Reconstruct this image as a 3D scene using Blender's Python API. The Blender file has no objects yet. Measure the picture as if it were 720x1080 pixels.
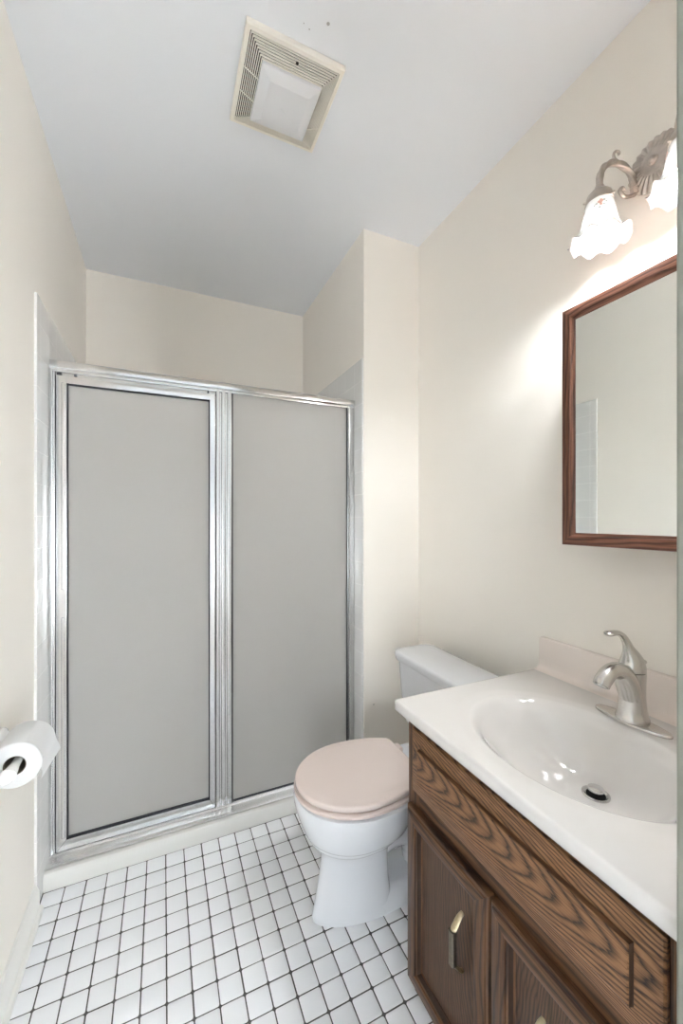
import bpy, bmesh, math, random
from mathutils import Vector, Matrix

random.seed(7)
PI = math.pi
scene = bpy.context.scene
COL = scene.collection


def srgb(r, g, b):
    def f(c):
        c /= 255.0
        return c / 12.92 if c <= 0.04045 else ((c + 0.055) / 1.055) ** 2.4
    return (f(r), f(g), f(b), 1.0)


# ------------------------------------------------------------------ camera, world, light, exposure
CAM_H = 1.1848
cam_data = bpy.data.cameras.new('camera')
cam = bpy.data.objects.new('camera', cam_data)
COL.objects.link(cam)
cam.location = (0, 0, CAM_H)
cam.rotation_euler = (PI / 2, 0, -0.4228)
cam_data.sensor_fit = 'HORIZONTAL'
cam_data.sensor_width = 36.0
cam_data.lens = 36.0 * 417.82 / 720.0
cam_data.shift_y = (546.67 - 540.0) / 720.0
cam_data.clip_start = 0.02
scene.camera = cam

world = bpy.data.worlds.new('hall_light')
scene.world = world
world.use_nodes = True
bg = world.node_tree.nodes['Background']
bg.inputs[0].default_value = (0.9, 0.95, 1.0, 1)
bg.inputs[1].default_value = 0.5

# two unseen area lamps added in the hall as fill through the doorway
for wx, watt, turn in ((-1.15, 47.0, -0.35), (1.45, 128.0, 0.38)):
    fill_lamp = bpy.data.lights.new('hall_fill_lamp', 'AREA')
    fill_lamp.shape = 'RECTANGLE'
    fill_lamp.size = 1.0
    fill_lamp.size_y = 1.25
    fill_lamp.energy = watt
    fill_lamp.color = (0.96, 0.975, 1.0)
    fill_lamp_o = bpy.data.objects.new('hall_fill_lamp', fill_lamp)
    COL.objects.link(fill_lamp_o)
    fill_lamp_o.location = (wx, -2.45, 0.68)
    fill_lamp_o.rotation_euler = (PI / 2, 0, PI + turn)

BULB_W = 8.3
BULB_COLOR = (0.925, 0.965, 1.0)
scene.view_settings.view_transform = 'Standard'
scene.view_settings.look = 'None'
scene.view_settings.gamma = 1.0
scene.view_settings.use_curve_mapping = False
scene.view_settings.exposure = 0.33
scene.cycles.use_denoising = True
scene.cycles.max_bounces = 16
scene.cycles.diffuse_bounces = 10
scene.cycles.glossy_bounces = 6
scene.cycles.transmission_bounces = 8
scene.cycles.sample_clamp_indirect = 25.0


# ------------------------------------------------------------------ mesh helpers
class MB:
    """collects shapes (world coordinates) and links them as ONE mesh object"""
    def __init__(self):
        self.v, self.f, self.m = [], [], []

    def add(self, verts, faces, mat=0):
        o = len(self.v)
        self.v += [tuple(p) for p in verts]
        self.f += [tuple(i + o for i in fc) for fc in faces]
        self.m += [mat] * len(faces)
        return self

    def box(self, x0, x1, y0, y1, z0, z1, bev=0.0, seg=2, mat=0, tf=None):
        bm = bmesh.new()
        bmesh.ops.create_cube(bm, size=1.0)
        for v in bm.verts:
            v.co = Vector(((x0 + x1) / 2 + v.co.x * (x1 - x0), (y0 + y1) / 2 + v.co.y * (y1 - y0), (z0 + z1) / 2 + v.co.z * (z1 - z0)))
        if bev > 0:
            bmesh.ops.bevel(bm, geom=list(bm.edges), offset=bev, segments=seg, profile=0.5, affect='EDGES')
        return self.bm(bm, mat, tf)

    def bm(self, bm, mat=0, tf=None):
        bm.verts.index_update()
        vs = [tf @ v.co if tf else v.co.copy() for v in bm.verts]
        fs = [[v.index for v in f.verts] for f in bm.faces]
        bm.free()
        return self.add(vs, fs, mat)

    def loft(self, loops, cap0=True, cap1=True, closed=True, mat=0):
        n = len(loops[0])
        vs, fs = [], []
        for l in loops:
            vs += list(l)
        for k in range(len(loops) - 1):
            for i in range(n if closed else n - 1):
                a = k * n + i
                b = k * n + (i + 1) % n
                fs.append((a, b, b + n, a + n))
        if cap0:
            fs.append(tuple(reversed(range(n))))
        if cap1:
            fs.append(tuple((len(loops) - 1) * n + i for i in range(n)))
        return self.add(vs, fs, mat)

    def lathe(self, prof, center, axis=(0, 0, 1), n=32, mat=0, mod=None, cap0=True, cap1=True):
        q = Vector((0, 0, 1)).rotation_difference(Vector(axis).normalized())
        c = Vector(center)
        loops = []
        for k, (r, z) in enumerate(prof):
            l = []
            for i in range(n):
                t = 2 * PI * i / n
                rr, zz = mod(t, k, r, z) if mod else (r, z)
                l.append(c + q @ Vector((rr * math.cos(t), rr * math.sin(t), zz)))
            loops.append(l)
        return self.loft(loops, cap0, cap1, True, mat)

    def tube(self, path, radii, n=14, mat=0, up=(0, 1, 0), flat=1.0, twist=0.0):
        """sweep an ellipse (radius r across 'up', r*flat along it) on a path"""
        P = [Vector(p) for p in path]
        if not isinstance(radii, (list, tuple)):
            radii = [radii] * len(P)
        loops = []
        nrm = None
        for i, p in enumerate(P):
            t = (P[min(i + 1, len(P) - 1)] - P[max(i - 1, 0)]).normalized()
            if nrm is None:
                u = Vector(up)
                nrm = (u - t * u.dot(t))
                if nrm.length < 1e-4:
                    u = Vector((1, 0.1, 0.2)); nrm = u - t * u.dot(t)
                nrm.normalize()
            else:
                nrm = (nrm - t * nrm.dot(t)).normalized()
            b = t.cross(nrm)
            r = radii[i]
            fl = flat[i] if isinstance(flat, (list, tuple)) else flat
            g = [1 + (0.2 * math.cos(4 * (2 * PI * k / n) + twist * i) if twist else 0) for k in range(n)]
            loops.append([p + nrm * (g[k] * r * fl * math.cos(2 * PI * k / n)) + b * (g[k] * r * math.sin(2 * PI * k / n)) for k in range(n)])
        return self.loft(loops, True, True, True, mat)

    def ball(self, c, r, mat=0, n=16, sz=1.0):
        prof = [(max(1e-5, r * math.sin(PI * k / 8)), -r * sz * math.cos(PI * k / 8)) for k in range(9)]
        return self.lathe(prof, c, n=n, mat=mat)

    def build(self, name, mats, root=None, angle=35, wn=False, parent=None, subd=0):
        """parent is the thing or part it belongs to; root is the thing whose location is the origin"""
        if not isinstance(mats, (list, tuple)):
            mats = [mats]
        off = Vector(root.location) if root is not None else Vector((0, 0, 0))
        if root is None and parent is None:
            xs = [p[0] for p in self.v]; ys = [p[1] for p in self.v]; zs = [p[2] for p in self.v]
            off = Vector(((min(xs) + max(xs)) / 2, (min(ys) + max(ys)) / 2, min(zs)))
        me = bpy.data.meshes.new(name)
        me.from_pydata([tuple(Vector(p) - off) for p in self.v], [], self.f)
        me.validate()
        bm = bmesh.new(); bm.from_mesh(me)
        bmesh.ops.recalc_face_normals(bm, faces=bm.faces)
        bm.to_mesh(me); bm.free()
        for m in mats:
            me.materials.append(m)
        if len(me.polygons) == len(self.m):
            me.polygons.foreach_set('material_index', self.m)
        me.polygons.foreach_set('use_smooth', [True] * len(me.polygons))
        me.set_sharp_from_angle(angle=math.radians(angle))
        me.update()
        o = bpy.data.objects.new(name, me)
        COL.objects.link(o)
        p = parent if parent is not None else root
        if p is not None:
            o.parent = p
        else:
            o.location = off
        if subd:
            s = o.modifiers.new('subd', 'SUBSURF'); s.levels = subd; s.render_levels = subd
        if wn:
            w = o.modifiers.new('wn', 'WEIGHTED_NORMAL'); w.keep_sharp = True
        return o


def thing(name, loc, label, cat, group=None):
    o = bpy.data.objects.new(name, None)
    COL.objects.link(o)
    o.location = loc
    o.empty_display_size = 0.05
    return tag(o, label, cat, group)


def tag(o, label, cat, group=None):
    o['label'] = label
    o['category'] = cat
    if group:
        o['group'] = group
    return o


def struct(o):
    o['kind'] = 'structure'
    return o


def rrect(x0, x1, y0, y1, r, z, n=6):
    pts = []
    for cx, cy, a0 in ((x1 - r, y1 - r, 0), (x0 + r, y1 - r, PI / 2), (x0 + r, y0 + r, PI), (x1 - r, y0 + r, 1.5 * PI)):
        for i in range(n + 1):
            a = a0 + PI / 2 * i / n
            pts.append(Vector((cx + r * math.cos(a), cy + r * math.sin(a), z)))
    return pts


def smooth_path(pts, n=24):
    """Catmull-Rom through points (tuples of any length)"""
    P = [tuple(p) for p in pts]
    P = [tuple(2 * a - b for a, b in zip(P[0], P[1]))] + P + [tuple(2 * a - b for a, b in zip(P[-1], P[-2]))]
    out = []
    segs = len(P) - 3
    for s in range(segs):
        p0, p1, p2, p3 = P[s:s + 4]
        m = max(2, n // segs)
        for i in range(m + (1 if s == segs - 1 else 0)):
            t = i / m
            out.append(tuple(0.5 * (2 * b + (c - a) * t + (2 * a - 5 * b + 4 * c - d) * t * t + (3 * b - a - 3 * c + d) * t ** 3)
                             for a, b, c, d in zip(p0, p1, p2, p3)))
    return out


def sstep(a, b, x):
    t = max(0.0, min(1.0, (x - a) / (b - a)))
    return t * t * (3 - 2 * t)


# ------------------------------------------------------------------ materials
def new_mat(name):
    m = bpy.data.materials.new(name)
    m.use_nodes = True
    nt = m.node_tree
    return m, nt, nt.nodes['Principled BSDF']


def N(nt, typ, **kw):
    n = nt.nodes.new(typ)
    for k, v in kw.items():
        setattr(n, k, v)
    return n


def plain(name, col, rough=0.5, metal=0.0, noise=0.0, nscale=40.0, bump=0.0, bscale=300.0, coat=0.0, spec=0.5):
    m, nt, b = new_mat(name)
    b.inputs['Base Color'].default_value = col
    b.inputs['Roughness'].default_value = rough
    b.inputs['Metallic'].default_value = metal
    b.inputs['Coat Weight'].default_value = coat
    b.inputs['Specular IOR Level'].default_value = spec
    tc = N(nt, 'ShaderNodeTexCoord')
    if noise > 0:
        nz = N(nt, 'ShaderNodeTexNoise'); nz.inputs['Scale'].default_value = nscale; nz.inputs['Detail'].default_value = 4
        nt.links.new(tc.outputs['Object'], nz.inputs['Vector'])
        mx = N(nt, 'ShaderNodeMix', data_type='RGBA')
        mx.inputs[6].default_value = tuple(c * (1 - noise) for c in col[:3]) + (1,)
        mx.inputs[7].default_value = tuple(min(1, c * (1 + noise)) for c in col[:3]) + (1,)
        nt.links.new(nz.outputs['Fac'], mx.inputs[0])
        nt.links.new(mx.outputs[2], b.inputs['Base Color'])
    if bump > 0:
        nb = N(nt, 'ShaderNodeTexNoise'); nb.inputs['Scale'].default_value = bscale; nb.inputs['Detail'].default_value = 3
        nt.links.new(tc.outputs['Object'], nb.inputs['Vector'])
        bp = N(nt, 'ShaderNodeBump'); bp.inputs['Strength'].default_value = bump; bp.inputs['Distance'].default_value = 0.002
        nt.links.new(nb.outputs['Fac'], bp.inputs['Height'])
        nt.links.new(bp.outputs['Normal'], b.inputs['Normal'])
    return m


def wall_tile_mat(name, col, grout, pitch, ax_u, off=(0, 0)):
    """square tiles on a vertical surface; ax_u is the horizontal axis (0 = x, 1 = y)"""
    m, nt, b = new_mat(name)
    g = N(nt, 'ShaderNodeNewGeometry')
    sp = N(nt, 'ShaderNodeSeparateXYZ'); nt.links.new(g.outputs['Position'], sp.inputs[0])
    cb = N(nt, 'ShaderNodeCombineXYZ')
    a1 = N(nt, 'ShaderNodeMath', operation='ADD'); a1.inputs[1].default_value = off[0]
    a2 = N(nt, 'ShaderNodeMath', operation='ADD'); a2.inputs[1].default_value = off[1]
    nt.links.new(sp.outputs[ax_u], a1.inputs[0]); nt.links.new(sp.outputs[2], a2.inputs[0])
    nt.links.new(a1.outputs[0], cb.inputs[0]); nt.links.new(a2.outputs[0], cb.inputs[1])
    br = N(nt, 'ShaderNodeTexBrick')
    br.offset = 0.0; br.squash = 1.0
    br.inputs['Scale'].default_value = 1.0
    br.inputs['Brick Width'].default_value = pitch
    br.inputs['Row Height'].default_value = pitch
    br.inputs['Mortar Size'].default_value = 0.0013
    br.inputs['Mortar Smooth'].default_value = 0.6
    br.inputs['Color1'].default_value = col
    br.inputs['Color2'].default_value = tuple(c * 0.985 for c in col[:3]) + (1,)
    br.inputs['Mortar'].default_value = grout
    nt.links.new(cb.outputs[0], br.inputs['Vector'])
    nt.links.new(br.outputs['Color'], b.inputs['Base Color'])
    bp = N(nt, 'ShaderNodeBump'); bp.inputs['Strength'].default_value = 0.5; bp.inputs['Distance'].default_value = 0.002; bp.invert = True
    nt.links.new(br.outputs['Fac'], bp.inputs['Height'])
    nt.links.new(bp.outputs['Normal'], b.inputs['Normal'])
    b.inputs['Roughness'].default_value = 0.16
    return m


def wood(name, light, mid, dark, grain=1, K=0.0, cen=(0.0, 0.0), freq=30.0, rough=0.38, wob=0.012, fine=1.0):
    """stained oak. grain = axis the grain runs along (0, 1 or 2). K > 0 gives nested cathedral arches about the point cen
    (cross coordinate, along coordinate) of the object's own space, K = 0 straight grain."""
    m, nt, b = new_mat(name)
    tc = N(nt, 'ShaderNodeTexCoord')
    sp = N(nt, 'ShaderNodeSeparateXYZ'); nt.links.new(tc.outputs['Object'], sp.inputs[0])
    cross = {0: 2, 1: 2, 2: 1}[grain]
    along = sp.outputs[grain]; crs = sp.outputs[cross]

    def math_n(op, a, bb=None, c=None):
        n = N(nt, 'ShaderNodeMath', operation=op)
        for i, x in enumerate((a, bb, c)):
            if x is None:
                continue
            if isinstance(x, (int, float)):
                n.inputs[i].default_value = x
            else:
                nt.links.new(x, n.inputs[i])
        return n.outputs[0]

    mp = N(nt, 'ShaderNodeMapping')
    nt.links.new(tc.outputs['Object'], mp.inputs['Vector'])
    sc = [9.0, 9.0, 9.0]; sc[grain] = 3.0
    mp.inputs['Scale'].default_value = sc
    nz = N(nt, 'ShaderNodeTexNoise'); nz.inputs['Scale'].default_value = 1.6; nz.inputs['Detail'].default_value = 3
    nt.links.new(mp.outputs[0], nz.inputs['Vector'])
    wobble = math_n('MULTIPLY', math_n('SUBTRACT', nz.outputs['Fac'], 0.5), 2 * wob)
    if K > 0:
        dz = math_n('ADD', math_n('SUBTRACT', crs, cen[0]), wobble)
        v = math_n('SUBTRACT', math_n('SUBTRACT', along, cen[1]), math_n('MULTIPLY', math_n('MULTIPLY', dz, dz), K))
        # fine jagged edge of the arches
        mp3 = N(nt, 'ShaderNodeMapping'); nt.links.new(tc.outputs['Object'], mp3.inputs['Vector'])
        s3 = [260.0, 260.0, 260.0]; s3[grain] = 14.0; mp3.inputs['Scale'].default_value = s3
        n3 = N(nt, 'ShaderNodeTexNoise'); n3.inputs['Scale'].default_value = 1.0; n3.inputs['Detail'].default_value = 2
        nt.links.new(mp3.outputs[0], n3.inputs['Vector'])
        v = math_n('ADD', v, math_n('MULTIPLY', math_n('SUBTRACT', n3.outputs['Fac'], 0.5), 0.022))
    else:
        v = math_n('ADD', crs, math_n('ADD', wobble, math_n('MULTIPLY', along, 0.03)))
    ph = math_n('FRACT', math_n('MULTIPLY', v, freq))
    # fine pores stretched along the grain
    mp2 = N(nt, 'ShaderNodeMapping'); nt.links.new(tc.outputs['Object'], mp2.inputs['Vector'])
    s2 = [420.0, 420.0, 420.0]; s2[grain] = 9.0; mp2.inputs['Scale'].default_value = s2
    n2 = N(nt, 'ShaderNodeTexNoise'); n2.inputs['Scale'].default_value = 1.0; n2.inputs['Detail'].default_value = 3
    nt.links.new(mp2.outputs[0], n2.inputs['Vector'])
    rp = N(nt, 'ShaderNodeValToRGB')
    e = rp.color_ramp.elements
    e[0].position = 0.0; e[0].color = dark
    e[1].position = 1.0; e[1].color = dark
    for p, c in ((0.10, mid), (0.35, light), (0.62, light), (0.80, mid)):
        x = e.new(p); x.color = c
    nt.links.new(ph, rp.inputs[0])
    mx = N(nt, 'ShaderNodeMix', data_type='RGBA', blend_type='MULTIPLY'); mx.inputs[0].default_value = 0.85 * fine
    r2 = N(nt, 'ShaderNodeValToRGB'); r2.color_ramp.elements[0].position = 0.36; r2.color_ramp.elements[0].color = (0.45, 0.42, 0.4, 1)
    r2.color_ramp.elements[1].position = 0.55; r2.color_ramp.elements[1].color = (1, 1, 1, 1)
    nt.links.new(n2.outputs['Fac'], r2.inputs[0])
    nt.links.new(rp.outputs[0], mx.inputs[6]); nt.links.new(r2.outputs[0], mx.inputs[7])
    nt.links.new(mx.outputs[2], b.inputs['Base Color'])
    b.inputs['Roughness'].default_value = rough
    b.inputs['Specular IOR Level'].default_value = 0.3
    bp = N(nt, 'ShaderNodeBump'); bp.inputs['Strength'].default_value = 0.15; bp.inputs['Distance'].default_value = 0.001
    nt.links.new(n2.outputs['Fac'], bp.inputs['Height']); nt.links.new(bp.outputs['Normal'], b.inputs['Normal'])
    return m


M_wall = plain('cream_wall_paint', srgb(237, 232, 224), 0.55, noise=0.012, nscale=6, bump=0.06, bscale=180)
M_jamb = plain('grey_green_jamb', srgb(140, 141, 131), 0.5)  # one even tone, darker and greener than the wall
M_ceil = plain('ceiling_paint', srgb(234, 237, 242), 0.7, bump=0.05, bscale=150)
M_dot = plain('filled_nail_hole', srgb(178, 178, 178), 0.8)
M_trim = plain('white_trim_paint', srgb(228, 227, 222), 0.35)
M_ftile = plain('floor_tile_glaze', srgb(240, 241, 244), 0.22, noise=0.02, nscale=22)
M_grout = plain('floor_grout', srgb(84, 83, 82), 0.9, noise=0.25, nscale=7)
M_hall = plain('hall_floor_finish', srgb(176, 172, 166), 0.6, noise=0.05)
M_hallwall = plain('hall_wall_paint', srgb(224, 227, 229), 0.6, bump=0.05, bscale=150)
M_tileY = wall_tile_mat('side_wall_tile', srgb(219, 219, 217), srgb(238, 237, 234), 0.0985, 1, (-1.504 + 1.97, -0.009 + 0.0985))
M_tileX = wall_tile_mat('back_wall_tile', srgb(226, 226, 226), srgb(200, 199, 195), 0.0985, 0, (0.0, 0.0))
M_pan = plain('shower_pan_acrylic', srgb(213, 212, 208), 0.25)
M_alu = plain('bright_aluminium', (0.68, 0.68, 0.68, 1), 0.15, metal=1.0)
M_alu2 = plain('satin_aluminium', (0.62, 0.62, 0.615, 1), 0.24, metal=1.0)
M_bar = plain('grey_bar', srgb(104, 108, 102), 0.5)
M_sill = plain('sill_aluminium', (0.88, 0.88, 0.88, 1), 0.25, metal=1.0)
M_gasket = plain('black_vinyl_gasket', srgb(30, 32, 38), 0.45)
M_porc = plain('white_porcelain', srgb(218, 220, 224), 0.07, coat=0.3)
M_seat = plain('pinkish_beige_seat', srgb(221, 206, 199), 0.14, coat=0.3)
M_counter = plain('cultured_marble', srgb(216, 213, 210), 0.06, noise=0.01, nscale=9, coat=0.4)
M_splash = plain('beige_marble_backsplash', srgb(234, 224, 217), 0.15, noise=0.01, nscale=9, coat=0.3)
M_nickel = plain('brushed_nickel', (0.62, 0.60, 0.57, 1), 0.27, metal=1.0)
M_steel = plain('drain_steel', (0.66, 0.66, 0.66, 1), 0.2, metal=1.0)
M_dark = plain('dark_void', srgb(22, 21, 20), 0.8)
M_brass = plain('antique_brass', (0.50, 0.42, 0.28, 1), 0.3, metal=1.0, noise=0.45, nscale=120)
M_bronze = plain('dark_bronze', (0.20, 0.175, 0.14, 1), 0.35, metal=0.9, noise=0.4, nscale=160)
M_pewter = plain('antique_pewter', (0.58, 0.52, 0.47, 1), 0.3, metal=1.0, noise=0.3, nscale=60)
M_mirror = plain('silvered_glass', (0.84, 0.86, 0.84, 1), 0.015, metal=1.0)
M_paper = plain('tissue_paper', srgb(214, 214, 214), 0.95, bump=0.15, bscale=500)
M_core = plain('cardboard_core', srgb(120, 112, 100), 0.9)
M_ceramic = plain('white_plastic', srgb(236, 236, 234), 0.2)
M_vent = plain('ivory_vent_plastic', srgb(240, 236, 226), 0.45)
M_lens = plain('milky_lens_plastic', srgb(226, 227, 230), 0.35)
M_ventdark = plain('vent_inside', srgb(64, 59, 52), 0.9)
M_pink = plain('painted_rose', srgb(232, 186, 172), 0.4)
M_leaf = plain('painted_leaf', srgb(190, 194, 192), 0.4)

WL, WM, WD = srgb(101, 71, 47), srgb(79, 54, 37), srgb(42, 29, 22)
M_woodF = wood('oak_drawer_front', srgb(140, 102, 69), srgb(112, 79, 53), srgb(44, 30, 23), grain=1, K=70.0, cen=(0.615, 0.0), freq=24.0, wob=0.010)
M_woodY = wood('oak_rail', WL, WM, WD, grain=1, freq=60.0, wob=0.02)
M_woodZ = wood('oak_stile', WL, WM, WD, grain=2, freq=60.0, wob=0.02)
M_step_shade = plain('painted_step_shade', srgb(58, 41, 31), 0.5, noise=0.15, nscale=90)  # shade on the step faces, painted in as dark brown
M_woodP = wood('oak_door_panel', srgb(90, 64, 45), srgb(74, 52, 37), srgb(45, 32, 25), grain=2, K=45.0, cen=(0.02, 0.0), freq=17.0, wob=0.02)
M_mirY = wood('mirror_rail_wood', srgb(138, 94, 76), srgb(116, 76, 60), srgb(72, 45, 36), grain=1, freq=90.0, wob=0.015, rough=0.3)
M_mirZ = wood('mirror_stile_wood', srgb(124, 84, 66), srgb(104, 68, 53), srgb(68, 43, 34), grain=2, freq=90.0, wob=0.015, rough=0.3)


def obscure_glass():
    m, nt, b = new_mat('obscure_glass')
    out = nt.nodes['Material Output']
    nt.nodes.remove(b)
    tc = N(nt, 'ShaderNodeTexCoord')
    nz = N(nt, 'ShaderNodeTexNoise'); nz.inputs['Scale'].default_value = 420; nz.inputs['Detail'].default_value = 2
    nt.links.new(tc.outputs['Object'], nz.inputs['Vector'])
    bp = N(nt, 'ShaderNodeBump'); bp.inputs['Strength'].default_value = 0.12; bp.inputs['Distance'].default_value = 0.001
    nt.links.new(nz.outputs['Fac'], bp.inputs['Height'])
    rf = N(nt, 'ShaderNodeBsdfRefraction'); rf.inputs['Color'].default_value = (0.94, 0.93, 0.91, 1)
    rf.inputs['Roughness'].default_value = 0.26; rf.inputs['IOR'].default_value = 1.25
    tl = N(nt, 'ShaderNodeBsdfTranslucent'); tl.inputs['Color'].default_value = (0.94, 0.93, 0.92, 1)
    df = N(nt, 'ShaderNodeBsdfDiffuse'); df.inputs['Color'].default_value = (0.88, 0.87, 0.85, 1)
    gl = N(nt, 'ShaderNodeBsdfGlossy'); gl.inputs['Color'].default_value = (1, 1, 1, 1); gl.inputs['Roughness'].default_value = 0.32
    m1 = N(nt, 'ShaderNodeMixShader'); m1.inputs[0].default_value = 0.5
    nt.links.new(tl.outputs[0], m1.inputs[1]); nt.links.new(df.outputs[0], m1.inputs[2])
    m2 = N(nt, 'ShaderNodeMixShader'); m2.inputs[0].default_value = 0.52
    nt.links.new(rf.outputs[0], m2.inputs[1]); nt.links.new(m1.outputs[0], m2.inputs[2])
    fr = N(nt, 'ShaderNodeFresnel'); fr.inputs['IOR'].default_value = 1.3
    m3 = N(nt, 'ShaderNodeMixShader')
    nt.links.new(fr.outputs[0], m3.inputs[0]); nt.links.new(m2.outputs[0], m3.inputs[1]); nt.links.new(gl.outputs[0], m3.inputs[2])
    for s in (rf, gl, fr):
        nt.links.new(bp.outputs[0], s.inputs['Normal'])
    nt.links.new(m3.outputs[0], out.inputs['Surface'])
    return m


M_glass = obscure_glass()


def milk_glass():
    m, nt, b = new_mat('milk_glass')
    out = nt.nodes['Material Output']
    nt.nodes.remove(b)
    tl = N(nt, 'ShaderNodeBsdfTranslucent'); tl.inputs['Color'].default_value = (0.94, 0.93, 0.91, 1)
    df = N(nt, 'ShaderNodeBsdfDiffuse'); df.inputs['Color'].default_value = (0.9, 0.89, 0.88, 1)
    gl = N(nt, 'ShaderNodeBsdfGlossy'); gl.inputs['Roughness'].default_value = 0.12
    m1 = N(nt, 'ShaderNodeMixShader'); m1.inputs[0].default_value = 0.86
    nt.links.new(tl.outputs[0], m1.inputs[1]); nt.links.new(df.outputs[0], m1.inputs[2])
    fr = N(nt, 'ShaderNodeFresnel'); fr.inputs['IOR'].default_value = 1.4
    m3 = N(nt, 'ShaderNodeMixShader')
    nt.links.new(fr.outputs[0], m3.inputs[0]); nt.links.new(m1.outputs[0], m3.inputs[1]); nt.links.new(gl.outputs[0], m3.inputs[2])
    nt.links.new(m3.outputs[0], out.inputs['Surface'])
    return m


M_milk = milk_glass()
M_bulb, _nt, _b = new_mat('lit_bulb')
_b.inputs['Base Color'].default_value = (1, 1, 1, 1)
_b.inputs['Emission Color'].default_value = (0.96, 0.98, 1.0, 1)
_b.inputs['Emission Strength'].default_value = 10.0

# ------------------------------------------------------------------ the setting
XL, XR, XC = -0.3537, 1.0767, 0.792       # left wall, right wall, side of the partition
YB, YC, YN = 2.345, 1.5254, 0.25          # shower back wall, partition face, inside of the door wall
H = 2.44
T = 0.10
struct(MB().box(XL - T, XL, 0.12, YB + T, -0.02, H + 0.02).build('wall_left', M_wall))
struct(MB().box(XL - T, XR + T, YB, YB + T, -0.02, H + 0.02).build('wall_back', M_wall))
struct(MB().box(XR, XR + T, 0.12, YB + T, -0.02, H + 0.02).build('wall_right', M_wall))
pw = MB().box(XC, XR + 0.02, YC, YB + 0.02, -0.02, H + 0.01, 0.003)
pw.lathe([(0.0022, 0.0), (0.0022, 0.0008), (0.0008, 0.0012)], (0.841, YC, 0.369), (0, -1, 0), 8, mat=1)
struct(pw.build('wall_partition', [M_wall, M_gasket], wn=True))
# wall with the doorway the photo is taken from
dw = MB()
dw.box(0.5215, XR + T, 0.1215, YN - .0012, -0.02, H + 0.02)
dw.box(0.52, 0.60, 0.12, YN, -0.015, 2.085, 0.004, 3, mat=1)
dw.box(XL - T, -0.31, 0.12, YN, -0.02, H + 0.02, 0.004)
dw.box(-0.32, 0.53, 0.12, YN, 2.08, H + 0.02, 0.004)
struct(dw.build('wall_front', [M_wall, M_jamb], wn=True))
ce = MB().box(XL - T, XR + T, 0.12, YB + T, H, H + 0.06)
for (x, y, r) in ((0.382, 0.931, 0.0042), (0.342, 0.961, 0.0018), (0.325, 0.955, 0.0014)):
    ce.lathe([(r, 0), (r * 0.9, 0.0006)], (x, y, H), (0, 0, -1), 10, mat=1)
struct(ce.build('ceiling', [M_ceil, M_dot]))

# mosaic floor: grout bed with every tile of the sheet set into it
fl = MB().box(XL - T, XR + T, 0.12, YB + T, -0.05, 0.0, mat=1)
PX, PY, X0, Y0 = 0.0590, 0.0588, -0.3458, 1.4675
for i in range(-1, 25):
    for j in range(-1, 24):
        x0 = X0 + PX * i + 0.0017; x1 = X0 + PX * (i + 1) - 0.0017
        y1 = Y0 - PY * j - 0.0017; y0 = Y0 - PY * (j + 1) + 0.0017
        jx, jy = random.uniform(-.0004, .0004), random.uniform(-.0004, .0004)
        x0 += jx; x1 += jx; y0 += jy; y1 += jy
        fl.loft([rrect(x0, x1, y0, y1, 0.0045, 0.0, 3), rrect(x0, x1, y0, y1, 0.0045, 0.0007, 3),
                 rrect(x0 + .0012, x1 - .0012, y0 + .0012, y1 - .0012, 0.004, 0.0013, 3)], False, True)
struct(fl.build('floor', [M_ftile, M_grout], angle=50))
hf = MB().box(-1.85, 2.15, -2.6, 0.1195, -0.05, 0.0)
struct(hf.build('floor_hall', M_hall))
struct(MB().box(-1.85, -1.75, -2.6, 0.1195, -0.05, 2.5).build('wall_hall_left', M_hallwall))
struct(MB().box(2.05, 2.15, -2.6, 0.1195, -0.05, 2.5).build('wall_hall_right', M_hallwall))
struct(MB().box(-1.85, 2.15, -2.7, -2.6, -0.05, 2.5).build('wall_hall_end', M_hallwall))
struct(MB().box(-1.85, 2.15, -2.6, 0.1195, 2.44, 2.5).build('ceiling_hall', M_hallwall))

# tile surround of the shower
ZT = 1.868
struct(MB().box(XL - 0.005, XL + 0.007, 1.466, YB, 0.0, ZT, 0.003).build('trim_1', M_tileY, wn=True))
struct(MB().box(XL, XC, YB - 0.007, YB + 0.005, 0.0, ZT, 0.003).build('trim_2', M_tileX, wn=True))
struct(MB().box(XC - 0.007, XC + 0.005, YC + 0.003, YB, 0.0, ZT + 0.012, 0.003).build('trim_3', M_tileY, wn=True))
# moulded baseboard on the left wall
prof = [(0, 0), (0.024, 0), (0.024, 0.006), (0.021, 0.014), (0.014, 0.019), (0.013, 0.062), (0.009, 0.072), (0.006, 0.080), (0, 0.082)]
bb = MB()
bb.loft([[Vector((XL + a, y, z)) for a, z in prof] for y in (YN, 1.465)])
struct(bb.build('baseboard_left', M_trim, angle=30))

# ------------------------------------------------------------------ shower pan with its curb
pan = MB()
cp = [(1.527, 0.0), (1.5262, 0.030), (1.527, 0.046), (1.531, 0.0545), (1.538, 0.0575), (1.544, 0.057), (1.549, 0.0535), (1.575, 0.053),
      (1.63, 0.052), (1.645, 0.042), (1.652, 0.024), (1.66, 0.014), (YB - 0.008, 0.020), (YB - 0.008, 0.0)]
pan.loft([[Vector((x, y, z)) for y, z in cp] for x in (XL + 0.008, XC - 0.008)])
tag(pan.build('shower_pan', M_pan, angle=40), 'cream white shower pan with low rounded curb along the tiled floor', 'shower pan')

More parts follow.
